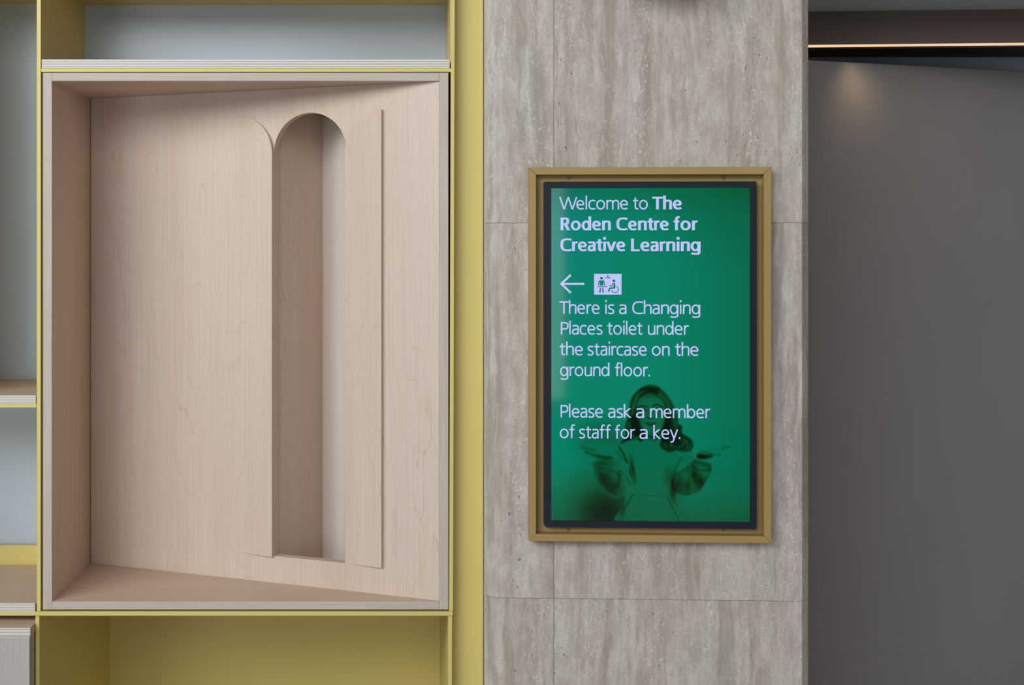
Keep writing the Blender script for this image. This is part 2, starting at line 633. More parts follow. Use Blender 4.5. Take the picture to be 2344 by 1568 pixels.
bp['label'] = 'pale grey back panel'
bp = plate('back_panel', -340, 84, -340, 84, 892, 1300, 0.006, M['grey_panel'], 0.322)
bp['label'] = 'pale grey back panel'
plate('back_strip', -340, 110, -340, 110, 1248.5, 1306, 0.01, None, 0.302)
plate('back_panel', 70, 1050, 70, 1050, 1405, 1700, 0.006, None, 0.59, floor=True)
bp = plate('back_panel', 94, 1030, 94, 1030, 214, 1295, 0.004, M['dark'], 0.338)  # near-black colour holds the shade of the unlit gap around the box
bp['label'] = 'back panel coloured black for the shade behind the box'

# loose plywood shelf boards resting on the metal plates
SHELVES = 'plywood shelf boards in the yellow shelving'


def board(px0, px1, py0, py1, depth, label):
    b = thing('shelf_board', label, 'shelf', ((PX(px0) + PX(px1)) / 2, 0.1, PZ(py1)), SHELVES)
    x0, x1, za, zb = PX(px0), PX(px1), PZ(py1), PZ(py0)
    mb = MB()
    mb.box(x0, x1, 0.004, depth, za, zb)
    mb.build('board', M['maple_shelf'], b)
    mb = MB()
    mb.box(x0, x1, -0.001, 0.0038, za, zb)
    o = mb.build('laminated_edge', M['ply'], b, bevel=0.0006)
    o['label'] = 'striped plywood edge'
    return b


board(95.5, 1029.5, 136, 156.3, 0.335, 'long pale plywood shelf board directly above the maple box')
board(-118, 82.5, 905, 924.6, 0.30, 'short plywood shelf board halfway up the left edge, between two grey backs')
board(-118, 80.5, 1381, 1399.8, 0.298, 'short plywood shelf board low at the left edge, above the plywood cabinet')

# plywood cabinet poking out at the lower left
cab = thing('plywood_cabinet', 'plywood cabinet with thick layered top at the bottom left corner', 'cabinet', (PX(-20), 0.1, 0))
yc = -0.03
cx0, cx1 = PX(-116, yc), PX(69.8, yc)
zt0, zt1, zt2 = PZ(1437, yc), PZ(1456, yc), PZ(1460, yc)
mb = MB()
mb.box(cx0, cx1, yc, 0.5, zt1, zt0)
tb = mb.build('top_board', M['maple_shelf'], cab, bevel=0.0006)
mb = MB()
mb.box(cx0, cx1 - 0.0004, yc - 0.0012, yc - 0.0002, zt1 + 0.0003, zt0 - 0.0006)
o = mb.build('laminated_edge', M['ply_v'], tb)
o['label'] = 'striped plywood edge'
mb = MB()
mb.box(cx0, cx1 - 0.0022, yc, yc + 0.018, 0.02, zt2)
mb.build('front_panel', maple('pale_maple_front', 'Z', (0.46, 0.42, 0.39), (1.2, 0, 0), 0.5), cab, bevel=0.0005)
mb = MB()
mb.box(cx0, cx1 - 0.0022, yc + 0.0005, yc + 0.018, zt2 + 0.0002, zt1 - 0.0002)
o = mb.build('packing_strip', M['ply'], cab)
mb = MB()
mb.box(cx0, cx1 - 0.0015, yc + 0.0205, 0.5, 0.0, zt1 - 0.0005)
mb.build('carcass', M['maple'], cab)

# ------------------------------------------------------------------ maple display box
box = thing('display_box', 'large open maple box with an angled arched back panel, set in the yellow shelving', 'box',
            (PX(560), 0.12, PZ(1396)))
BL0, BL1 = PX(98), PX(118.8)
BR0, BR1 = PX(1005.5), PX(1026.5)
BT0, BT1 = PZ(166.5), PZ(185.2)
BB0, BB1 = PZ(1377), PZ(1395.5)
EDG = 0.0035


def panel_with_edge(name, x0, x1, z0, z1, depth, mat, emat, y0=0.0):
    mb = MB()
    mb.box(x0, x1, y0 + EDG, depth, z0, z1)
    p = mb.build(name, mat, box)
    mb = MB()
    mb.box(x0, x1, y0, y0 + EDG - 0.0001, z0, z1)
    mb.build('edge_lipping', emat, p, bevel=0.0005)
    return p


panel_with_edge('side_panel', BL0, BL1, BB1, BT0, 0.325, M['maple'], M['maple_v'])
panel_with_edge('side_panel', BR0, BR1, BB1, BT0, 0.325, M['maple'], M['maple_v'])
panel_with_edge('top_panel', BL1 + 0.0003, BR0 - 0.0003, BT1, BT0, 0.325, M['maple_shelf'], M['maple_h'])
panel_with_edge('bottom_panel', BL1 + 0.0003, BR0 - 0.0003, BB1, BB0, 0.325, M['maple_shelf'], M['maple_h'])

# angled back panel
Q0 = Vector((BL1 + 0.0015, 0.302, 0))
Q1 = Vector((BR0 - 0.0005, 0.0045, 0))
QU = (Q1 - Q0).normalized()
QN = Vector((QU.y, -QU.x, 0))
QL = (Q1 - Q0).length


def QP(px, py):
    o = Vector((0, -D, ZC))
    d = Vector(((px - VX) * S, D, -(py - VY) * S))
    t = (Q0 - o).dot(QN) / d.dot(QN)
    h = o + d * t
    return ((h - Q0).dot(QU), h.z)


def Q3(u, z, off=0.0):
    return Q0 + QU * u + QN * off + Vector((0, 0, z))


ua, ub = QP(627, 400)[0], QP(793.5, 400)[0]
rad = (ub - ua) / 2
uc = (ua + ub) / 2
ztop = QP(712, 258)[1]
zspr = ztop - rad
zbot = QP(711, 1281)[1]
NA = 40
arch = [(ua, zbot), (ub, zbot)] + [(uc + rad * math.cos(math.pi * i / NA), zspr + rad * math.sin(math.pi * i / NA)) for i in range(NA + 1)]
outer = [(0, BB0 + 0.0003), (QL, BB0 + 0.0003), (QL, BT1 - 0.0003), (0, BT1 - 0.0003)]
TH = 0.020
mb = MB()
slab_with_holes(mb, [outer, arch], lambda p: Q3(p[0], p[1]), lambda p: Q3(p[0] + (TH * 0.36 if p[0] > QL - 0.01 else 0), p[1], -TH))
back = mb.build('back_panel', M['maple_back'], box)
back['label'] = 'angled back panel with a tall arched opening'

# leaves: half arches, flush at their left edge, standing proud at their right edge
PR = 0.0095


def leaf(u0, u1, apex_left):
    """u0..u1 one radius wide; the arch centre is at u0 (apex_left) or u1"""
    pts = [(u0, zbot), (u1, zbot)]
    R = u1 - u0
    n = 24
    if apex_left:
        pts += [(u0 + R * math.cos(math.pi / 2 * i / n), zspr + R * math.sin(math.pi / 2 * i / n)) for i in range(n + 1)]
    else:
        pts += [(u1 + R * math.cos(math.pi / 2 + math.pi / 2 * i / n), zspr + R * math.sin(math.pi / 2 + math.pi / 2 * i / n)) for i in range(n + 1)]
    mb = MB()
    front = lambda p: Q3(p[0], p[1], 0.0003 + PR * (p[0] - u0) / R)
    slab_with_holes(mb, [pts], front, lambda p: Q3(p[0], p[1], 0.0001))
    o = mb.build('arch_leaf', M['maple_back'], box)
    return o


lf = leaf(ua - rad * 0.985, ua - 0.0004, True)
lf['label'] = 'half-arch leaf left of the opening'
lf = leaf(ub - 0.0032, ub + rad * 0.965, False)
lf['label'] = 'half-arch leaf right of the opening'

# V-shaped recess behind the opening
yk = 0.318
kx = PX(738.5, yk)
pa = Q3(ua - 0.003, 0, -TH - 0.0004)
pb = Q3(ub + 0.035, 0, -TH)
zlo, zhi = BB0 + 0.0004, BT1 - 0.0004
pk = Vector((kx, yk, 0))


def niche(name, p, q, mat):
    d = (q - p).normalized()
    n = Vector((-d.y, d.x, 0))
    mb = MB()
    mb.prism([p + Vector((0, 0, zlo)), q + Vector((0, 0, zlo)), q + n * 0.009 + Vector((0, 0, zlo)), p + n * 0.009 + Vector((0, 0, zlo))], (0, 0, zhi - zlo))
    return mb.build(name, mat, box)


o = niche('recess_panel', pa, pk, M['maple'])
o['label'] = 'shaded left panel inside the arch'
o = niche('recess_panel', pk, pb, maple('lit_maple_recess', 'Z', (0.68, 0.60, 0.545), (2.2, 1, 0), 0.5))  # light falling on this plane is put into its paler, greyer tint
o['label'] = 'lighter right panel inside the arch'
# ------------------------------------------------------------------ brass frame on the pillar
FO = 0.030
fu0, _ = SP(1210.8, 800, FO)
fu1, _ = SP(1766, 800, FO)
_, fz1 = SP(1488, 383, FO)
_, fz0 = SP(1488, 1241.5, FO)
FWID = 0.0150
frame = thing('brass_frame', 'brass-coloured metal frame fixed to the travertine pillar around the screen', 'frame', W3((fu0 + fu1) / 2, fz0, 0))
corn = [(fu0, fz0), (fu1, fz0), (fu1, fz1), (fu0, fz1)]
inn = [(fu0 + FWID, fz0 + FWID), (fu1 - FWID, fz0 + FWID), (fu1 - FWID, fz1 - FWID), (fu0 + FWID, fz1 - FWID)]
for i in range(4):
    j = (i + 1) % 4
    e = 0.00018
    a, b, c_, d_ = [Vector((*q, 0)) for q in (corn[i], corn[j], inn[j], inn[i])]
    dr = (b - a).normalized() * e
    q4 = [a + dr, b - dr, c_ - dr, d_ + dr]
    mb = MB()
    mb.prism([W3(q.x, q.y, FO) for q in q4], ND * -(FO - 0.0004))
    mb.build('frame_rail', M['brass'], frame, bevel=0.0009)
mb = MB()
mb.prism([W3(u, z, 0.006) for u, z in inn], ND * -0.0055)
tray = mb.build('tray', M['brass'], frame)
# mitred step inside the frame
ST = 0.0075
in2 = [(inn[0][0] + ST, inn[0][1] + ST), (inn[1][0] - ST, inn[1][1] + ST), (inn[2][0] - ST, inn[2][1] - ST), (inn[3][0] + ST, inn[3][1] - ST)]
for sx, sy in ((1302, 407.5), (1657, 407), (1302, 1211), (1656, 1210.5)):
    u, z = SP(sx, sy, 0.006)
    mb = MB()
    n = 20
    ring = []
    for r_, o_ in ((0.0045, 0.0061), (0.0045, 0.0068), (0.0040, 0.0074), (0.0024, 0.0074), (0.0018, 0.0064)):
        ring.append([W3(u + r_ * math.cos(2 * math.pi * k / n), z + r_ * math.sin(2 * math.pi * k / n), o_) for k in range(n)])
    vv = [p for r_ in ring for p in r_]
    ff = []
    for a in range(len(ring) - 1):
        for k in range(n):
            ff.append((a * n + k, a * n + (k + 1) % n, (a + 1) * n + (k + 1) % n, (a + 1) * n + k))
    ff.append(tuple(range((len(ring) - 1) * n, len(ring) * n)))
    mb.add(vv, ff)
    mb.build('screw', M['screw'], frame)

# ------------------------------------------------------------------ digital screen in the frame
DO = 0.025
disp = thing('digital_screen', 'lit portrait screen with a green welcome message and girl, inside the brass frame', 'screen',
             W3(SP(1488, 800, DO)[0], SP(1488, 1208, DO)[1], 0))
du0, _ = SP(1245.5, 800, DO)
du1, _ = SP(1732, 800, DO)
_, dz1 = SP(1488, 415.5, DO)
_, dz0 = SP(1488, 1209, DO)
su0, _ = SP(1262, 800, DO)
su1, _ = SP(1717, 800, DO)
_, sz1 = SP(1488, 430.5, DO)
_, sz0 = SP(1488, 1193.5, DO)
c1 = 0.004
bez_out = [(du0 + c1, dz0), (du1 - 0.001, dz0), (du1, dz0 + 0.001), (du1, dz1 - 0.0015), (du1 - 0.0015, dz1), (du0 + 0.0015, dz1), (du0, dz1 - 0.0015),
           (du0, dz0 + c1)]
bez_in = [(su0, sz0), (su1, sz0), (su1, sz1), (su0, sz1)]
mb = MB()
slab_with_holes(mb, [bez_out, bez_in], lambda p: W3(p[0], p[1], DO), lambda p: W3(p[0], p[1], 0.0092))
mb.build('bezel', M['bezel'], disp, bevel=0.0007)
mb = MB()
mb.prism([W3(u, z, 0.0090) for u, z in bez_out], ND * -0.0025)
mb.build('back_cover', M['bezel'], disp)
SO = DO - 0.0022

# picture shown on the screen, as a colour attribute on a fine grid
STEP = 1.5
gx = np.arange(1262, 1717 + STEP, STEP)
gy = np.arange(430, 1193.5 + STEP, STEP)
XX, YY = np.meshgrid(gx, gy)


def UV(u, v):
    return (1240 + u / 4.356, 860 + v / 4.356)


def smooth_loop(pts, k=5):
    p = np.array([UV(*q) for q in pts])
    n = len(p)
    out = []
    for i in range(n):
        a, b, c, d = p[i - 1], p[i], p[(i + 1) % n], p[(i + 2) % n]
        for j in range(k):
            t = j / k
            out.append(0.5 * ((2 * b) + (c - a) * t + (2 * a - 5 * b + 4 * c - d) * t * t + (3 * b - a - 3 * c + d) * t ** 3))
    return np.array(out)


def sdist(loop, closed=True):
    best = np.full(XX.shape, 1e9)
    ins = np.zeros(XX.shape, bool)
    n = len(loop)
    for i in range(n if closed else n - 1):
        ax, ay = loop[i]
        bx, by = loop[(i + 1) % n]
        dx, dy = bx - ax, by - ay
        L = dx * dx + dy * dy + 1e-9
        t = np.clip(((XX - ax) * dx + (YY - ay) * dy) / L, 0, 1)
        best = np.minimum(best, (XX - ax - t * dx) ** 2 + (YY - ay - t * dy) ** 2)
        if closed:
            cr = ((ay > YY) != (by > YY)) & (XX < dx * (YY - ay) / (dy if abs(dy) > 1e-9 else 1e-9) + ax)
            ins ^= cr
    d = np.sqrt(best)
    return np.where(ins, d, -d) if closed else d


def soft(loop, blur=2.0):
    d = sdist(loop)
    t = np.clip(d / blur * 0.5 + 0.5, 0, 1)
    return t * t * (3 - 2 * t)


def curve_mask(pts, width, blur=1.5):
    p = np.array([UV(*q) for q in pts])
    out = []
    for i in range(len(p) - 1):
        a = p[max(i - 1, 0)]; b = p[i]; c = p[i + 1]; d = p[min(i + 2, len(p) - 1)]
        for j in range(5):
            t = j / 5
            out.append(0.5 * ((2 * b) + (c - a) * t + (2 * a - 5 * b + 4 * c - d) * t * t + (3 * b - a - 3 * c + d) * t ** 3))
    out.append(p[-1])
    d = sdist(np.array(out), closed=False)
    return np.clip(1 - (d - width / 2) / blur, 0, 1)


def blob(u, v, ru, rv, ang=0.0):
    x, y = UV(u, v)
    ca, sa = math.cos(ang), math.sin(ang)
    dx, dy = (XX - x), (YY - y)
    a = (dx * ca + dy * sa) / (ru / 4.356)
    b = (-dx * sa + dy * ca) / (rv / 4.356)
    return np.exp(-(a * a + b * b))


L = 0.93 - 0.13 * np.clip((XX - 1480) / 237, 0, 1) ** 1.3 - 0.12 * np.clip((XX - 1400) / 317, 0, 1) * np.clip((620 - YY) / 190, 0, 1) \
    - 0.10 * np.clip((505 - YY) / 75, 0, 1) - 0.10 * np.clip((YY - 1040) / 153, 0, 1)
L = L - 0.62 * blob(640, 1330, 330, 300) - 0.24 * blob(610, 640, 240, 190) - 0.15 * np.clip((YY - 1120) / 73, 0, 1)


def over(mask, val, k=1.0):
    global L
    L = L * (1 - mask * k) + val * mask * k


body = smooth_loop([(770, 700), (850, 665), (960, 640), (1105, 655), (1200, 650), (1380, 700), (1500, 745), (1522, 830), (1490, 900), (1390, 960),
                    (1330, 1010), (1320, 1120), (1405, 1190), (1425, 1330), (1440, 1470), (775, 1470), (790, 1330), (800, 1240), (700, 1215), (615, 1130),
                    (545, 1030), (505, 890), (560, 850), (720, 835), (740, 770), (730, 730)])
over(soft(body, 4), 0.78)
L = L - 0.16 * soft(body, 4) * np.clip((YY - 1060) / 133, 0, 1)
bm_ = soft(body, 4)
# left sleeve shade and folds
L -= bm_ * (0.42 * blob(640, 1040, 70, 120, 0.5) + 0.46 * blob(720, 1120, 70, 90, 0.8) + 0.30 * blob(570, 960, 60, 110) + 0.38 * blob(800, 1290, 38, 130)
            + 0.30 * blob(640, 870, 120, 45))
over(curve_mask([(775, 715), (820, 785), (858, 870)], 1.2, 3), 0.16, 0.85)
over(curve_mask([(892, 800), (905, 900), (922, 1000), (932, 1080)], 0.3, 9) * np.clip(1.1 - np.abs(YY - 1075) / 45, 0, 1), 0.15, 0.9)
over(curve_mask([(735, 745), (790, 810), (850, 850)], 0.8, 2.5), 0.35, 0.7)
over(curve_mask([(800, 960), (850, 1010), (885, 1080)], 0.8, 4), 0.45, 0.6)
over(curve_mask([(880, 930), (892, 1010)], 1.2, 2), 0.15, 0.7)
over(curve_mask([(560, 920), (650, 940), (730, 960), (780, 1010)], 2.0, 3), 0.30, 0.6)
over(curve_mask([(750, 1130), (780, 1030), (775, 960)], 4.0, 5), 0.2, 0.5)
over(curve_mask([(600, 1000), (650, 1110), (740, 1190)], 4.0, 6), 0.15, 0.5)
# right sleeve
rs = smooth_loop([(1320, 1000), (1400, 940), (1480, 880), (1530, 830), (1600, 850), (1690, 880), (1690, 960), (1650, 1040), (1590, 1135), (1540, 1170),
                  (1450, 1195), (1390, 1185), (1310, 1120)])
over(soft(rs, 3), 0.42)
rm = soft(rs, 3)
L += rm * (0.30 * blob(1600, 930, 60, 30, 0.4) + 0.22 * blob(1640, 985, 40, 40) + 0.22 * blob(1440, 1000, 40, 60, -0.6) + 0.1 * blob(1500, 1130, 20, 60))
L -= rm * (0.25 * blob(1520, 990, 40, 70) + 0.22 * blob(1350, 1100, 50, 60) + 0.25 * blob(1590, 1060, 50, 60) + 0.15 * blob(1460, 1100, 30, 60))
over(curve_mask([(1500, 890), (1560, 930), (1640, 945), (1690, 935)], 2, 3), 0.25, 0.6)
over(curve_mask([(1485, 900), (1490, 1000), (1520, 1110), (1540, 1160)], 2, 4), 0.62, 0.5)
over(curve_mask([(1395, 830), (1350, 900), (1330, 980)], 2.0, 4), 0.45, 0.7)
L -= bm_ * (0.50 * blob(1315, 1130, 35, 130) + 0.22 * blob(1270, 1000, 50, 110))
# pocket
over(curve_mask([(910, 1192), (1090, 1200), (1280, 1206)], 0.8, 1.6), 0.50, 0.7)
over(curve_mask([(910, 1192), (860, 1280), (800, 1380)], 1.2, 2.5), 0.25, 0.7)
over(curve_mask([(1265, 1215), (1320, 1330), (1390, 1460)], 1.0, 2), 0.35, 0.7)
over(curve_mask([(1280, 1215), (1335, 1320), (1400, 1440)], 0.8, 1.5), 0.74, 0.6)
# hands
lh = smooth_loop([(395, 690), (440, 678), (560, 662), (660, 672), (730, 700), (745, 750), (750, 830), (640, 835), (540, 800), (450, 775), (430, 755), (470, 745), (410, 725)])
over(soft(lh, 7), 0.80)
over(curve_mask([(410, 718), (470, 738), (530, 752)], 0.8, 5), 0.48, 0.7)
over(curve_mask([(440, 765), (520, 795), (600, 820), (680, 815)], 1.5, 4), 0.34, 0.7)
over(curve_mask([(560, 805), (620, 825), (700, 828)], 1.5, 7), 0.22, 0.7)
rh = smooth_loop([(1545, 810), (1570, 765), (1620, 730), (1700, 700), (1760, 705), (1800, 690), (1885, 688), (1870, 712), (1790, 748), (1785, 785), (1730, 800),
                  (1640, 845), (1570, 838)])
over(soft(rh, 4), 0.82)
hm = soft(rh, 4)
over(curve_mask([(1565, 800), (1620, 808), (1690, 798)], 4, 6) * hm, 0.12, 0.85)
over(curve_mask([(1800, 730), (1870, 705)], 2, 4), 0.55, 0.7)
L -= hm * 0.25 * blob(1590, 790, 50, 40)
over(curve_mask([(1620, 760), (1690, 780), (1780, 785)], 1.5, 3), 0.5, 0.6)
# hair
hair = smooth_loop([(1090, 95), (1040, 105), (985, 130), (930, 185), (895, 245), (880, 320), (868, 400), (850, 460), (835, 540), (842, 600), (790, 680),
                    (860, 655), (950, 640), (1000, 660), (1060, 600), (1140, 600), (1200, 590), (1190, 650), (1185, 700), (1225, 740), (1290, 765), (1350, 742), (1420, 757),
                    (1490, 742), (1515, 690), (1500, 640), (1450, 605), (1400, 570), (1402, 505), (1368, 480), (1355, 420), (1330, 330), (1290, 250), (1230, 170),
                    (1160, 112)], 4)
over(soft(hair, 4), 0.15)
hm = soft(hair, 4)
for c_, wd, vl in (([(1110, 100), (1200, 160), (1270, 260), (1310, 360), (1330, 460)], 6, 0.42), ([(1180, 190), (1250, 270), (1290, 370)], 4, 0.52),
                   ([(1060, 130), (980, 180), (930, 260), (915, 330)], 3, 0.46), ([(960, 200), (925, 290), (905, 400)], 2, 0.55),
                   ([(1340, 480), (1360, 560), (1400, 640)], 7, 0.45), ([(880, 480), (880, 560), (930, 620)], 5, 0.40),
                   ([(1400, 620), (1450, 660), (1460, 710)], 3, 0.5), ([(1290, 690), (1330, 720), (1400, 700), (1440, 650)], 2.5, 0.5),
                   ([(1230, 680), (1270, 740), (1340, 730)], 2, 0.42), ([(950, 570), (970, 610), (900, 670)], 4, 0.55),
                   ([(1420, 740), (1480, 720), (1500, 670)], 2.5, 0.42)):
    over(curve_mask(c_, wd, 4) * hm, vl, 0.75)
over(curve_mask([(1020, 130), (1090, 145), (1160, 140)], 5, 6) * hm, 0.08, 0.8)
over(curve_mask([(930, 420), (930, 500), (960, 580)], 8, 6) * hm, 0.03, 0.9)
over(curve_mask([(1260, 450), (1235, 540), (1220, 620)], 9, 6) * hm, 0.03, 0.9)
over(blob(1380, 600, 45, 90) * hm, 0.08, 0.7)
over(blob(1310, 730, 90, 22) * hm, 0.10, 0.6)
# neck, collar, face
over(soft(smooth_loop([(1050, 570), (1170, 560), (1190, 640), (1105, 655), (1030, 640)]), 3), 0.60)
over(curve_mask([(1060, 595), (1110, 608), (1160, 590)], 4, 5), 0.15, 0.8)
face = smooth_loop([(958, 270), (1000, 215), (1085, 182), (1165, 210), (1218, 270), (1238, 360), (1228, 450), (1198, 535), (1140, 592), (1090, 600), (1042, 572), (1000, 510),
                    (972, 440), (952, 350)])
fm = soft(face, 4)
over(fm, 0.74)
L -= fm * (0.30 * blob(965, 420, 40, 150) + 0.12 * blob(1085, 590, 90, 40) + 0.10 * blob(1225, 480, 30, 90) + 0.22 * blob(1090, 205, 110, 28) + 0.14 * blob(1010, 345, 50, 25)
           + 0.14 * blob(1165, 335, 50, 22))
over(curve_mask([(968, 322), (1000, 303), (1060, 312)], 1.6, 1.8), 0.16, 0.85)
over(curve_mask([(1112, 304), (1160, 287), (1213, 314)], 1.6, 1.8), 0.16, 0.85)
over(blob(1012, 345, 30, 13), 0.08, 0.95)
over(blob(1168, 334, 32, 12), 0.08, 0.95)
over(curve_mask([(1062, 350), (1055, 400), (1062, 418)], 1.0, 3), 0.42, 0.6)
over(curve_mask([(1062, 420), (1085, 428), (1110, 420)], 1.4, 2.2), 0.12, 0.85)
over(curve_mask([(1040, 474), (1090, 472), (1142, 474)], 1.6, 2.2), 0.30, 0.8)
over(soft(smooth_loop([(1042, 475), (1090, 480), (1142, 474), (1120, 494), (1090, 500), (1060, 490)]), 2), 0.10, 0.9)
over(curve_mask([(1085, 480), (1125, 479)], 1.0, 1.2), 0.66, 0.8)
over(curve_mask([(1060, 508), (1090, 514), (1120, 506)], 1.6, 3), 0.50, 0.6)
over(curve_mask([(1050, 620), (1105, 655), (1160, 625)], 1.0, 2), 0.40, 0.6)
over(curve_mask([(1065, 615), (1105, 645), (1140, 618)], 1.5, 2), 0.85, 0.5)
L = np.clip(L, 0, 1)
lv = np.array([0.0, 0.10, 0.25, 0.45, 0.65, 0.80, 0.93, 1.0])
rgb = np.array([(1, 12, 10), (1, 24, 8), (2, 48, 18), (1, 74, 42), (0, 96, 62), (0, 108, 78), (0, 131, 105), (0, 138, 114)], float)
pic = np.stack([np.interp(L, lv, rgb[:, k]) for k in range(3)], -1)
# bluer towards the left of the picture
kk = np.clip((1420 - XX) / 160, 0, 1) * np.clip((900 - YY) / 300, 0, 1) * (L > 0.8)
pic[..., 2] += 14 * kk
picl = pic / 255.0
picl = np.where(picl <= 0.04045, picl / 12.92, ((picl + 0.055) / 1.055) ** 2.4)
ny, nx = XX.shape
uu = su0 + (XX - 1262) / (1717 - 1262) * (su1 - su0)
zz = sz1 + (YY - 430.5) / (1193.5 - 430.5) * (sz0 - sz1)
uu = np.clip(uu, su0, su1)
zz = np.clip(zz, sz0, sz1)
base = A0 + ND * SO - disp.location
co = np.stack([base.x + uu * UD.x, base.y + uu * UD.y, base.z + zz], -1).reshape(-1, 3)
idx = np.arange(nx * ny).reshape(ny, nx)
quads = np.stack([idx[1:, :-1], idx[1:, 1:], idx[:-1, 1:], idx[:-1, :-1]], -1).reshape(-1, 4)
me = bpy.data.meshes.new('screen_panel')
me.from_pydata(co.tolist(), [], quads.tolist())
ca = me.color_attributes.new('picture', 'FLOAT_COLOR', 'POINT')
ca.data.foreach_set('color', np.concatenate([picl.reshape(-1, 3), np.ones((nx * ny, 1))], 1).astype(np.float32).ravel())
me.materials.append(M['screen'])
for q in me.polygons:
    q.use_smooth = True
spanel = bpy.data.objects.new('screen_panel', me)
COL.objects.link(spanel)
spanel.parent = disp
spanel['label'] = 'lit green picture of a girl with open hands'


def ST3(px, py, off=0.0):
    u = su0 + (px - 1262) / (1717 - 1262) * (su1 - su0)
    z = sz1 + (py - 430.5) / (1193.5 - 430.5) * (sz0 - sz1)
    return W3(u, z, SO + off)


# --- lettering drawn as strokes (x, y in photo pixels, y up from the baseline)
CAP, XH, ASC = 28.6, 21.6, 31.6


def bz(p0, p1, p2, p3, n=12):
    o = []
    for i in range(n + 1):
        t = i / n
        a = (1 - t) ** 3; b = 3 * t * (1 - t) ** 2; c = 3 * t * t * (1 - t); d = t ** 3
        o.append((a * p0[0] + b * p1[0] + c * p2[0] + d * p3[0], a * p0[1] + b * p1[1] + c * p2[1] + d * p3[1]))
    return o


def el(cx, cy, rx, ry, a0, a1, n=28):
    return [(cx + rx * math.cos(math.radians(a0 + (a1 - a0) * i / n)), cy + ry * math.sin(math.radians(a0 + (a1 - a0) * i / n))) for i in range(n + 1)]


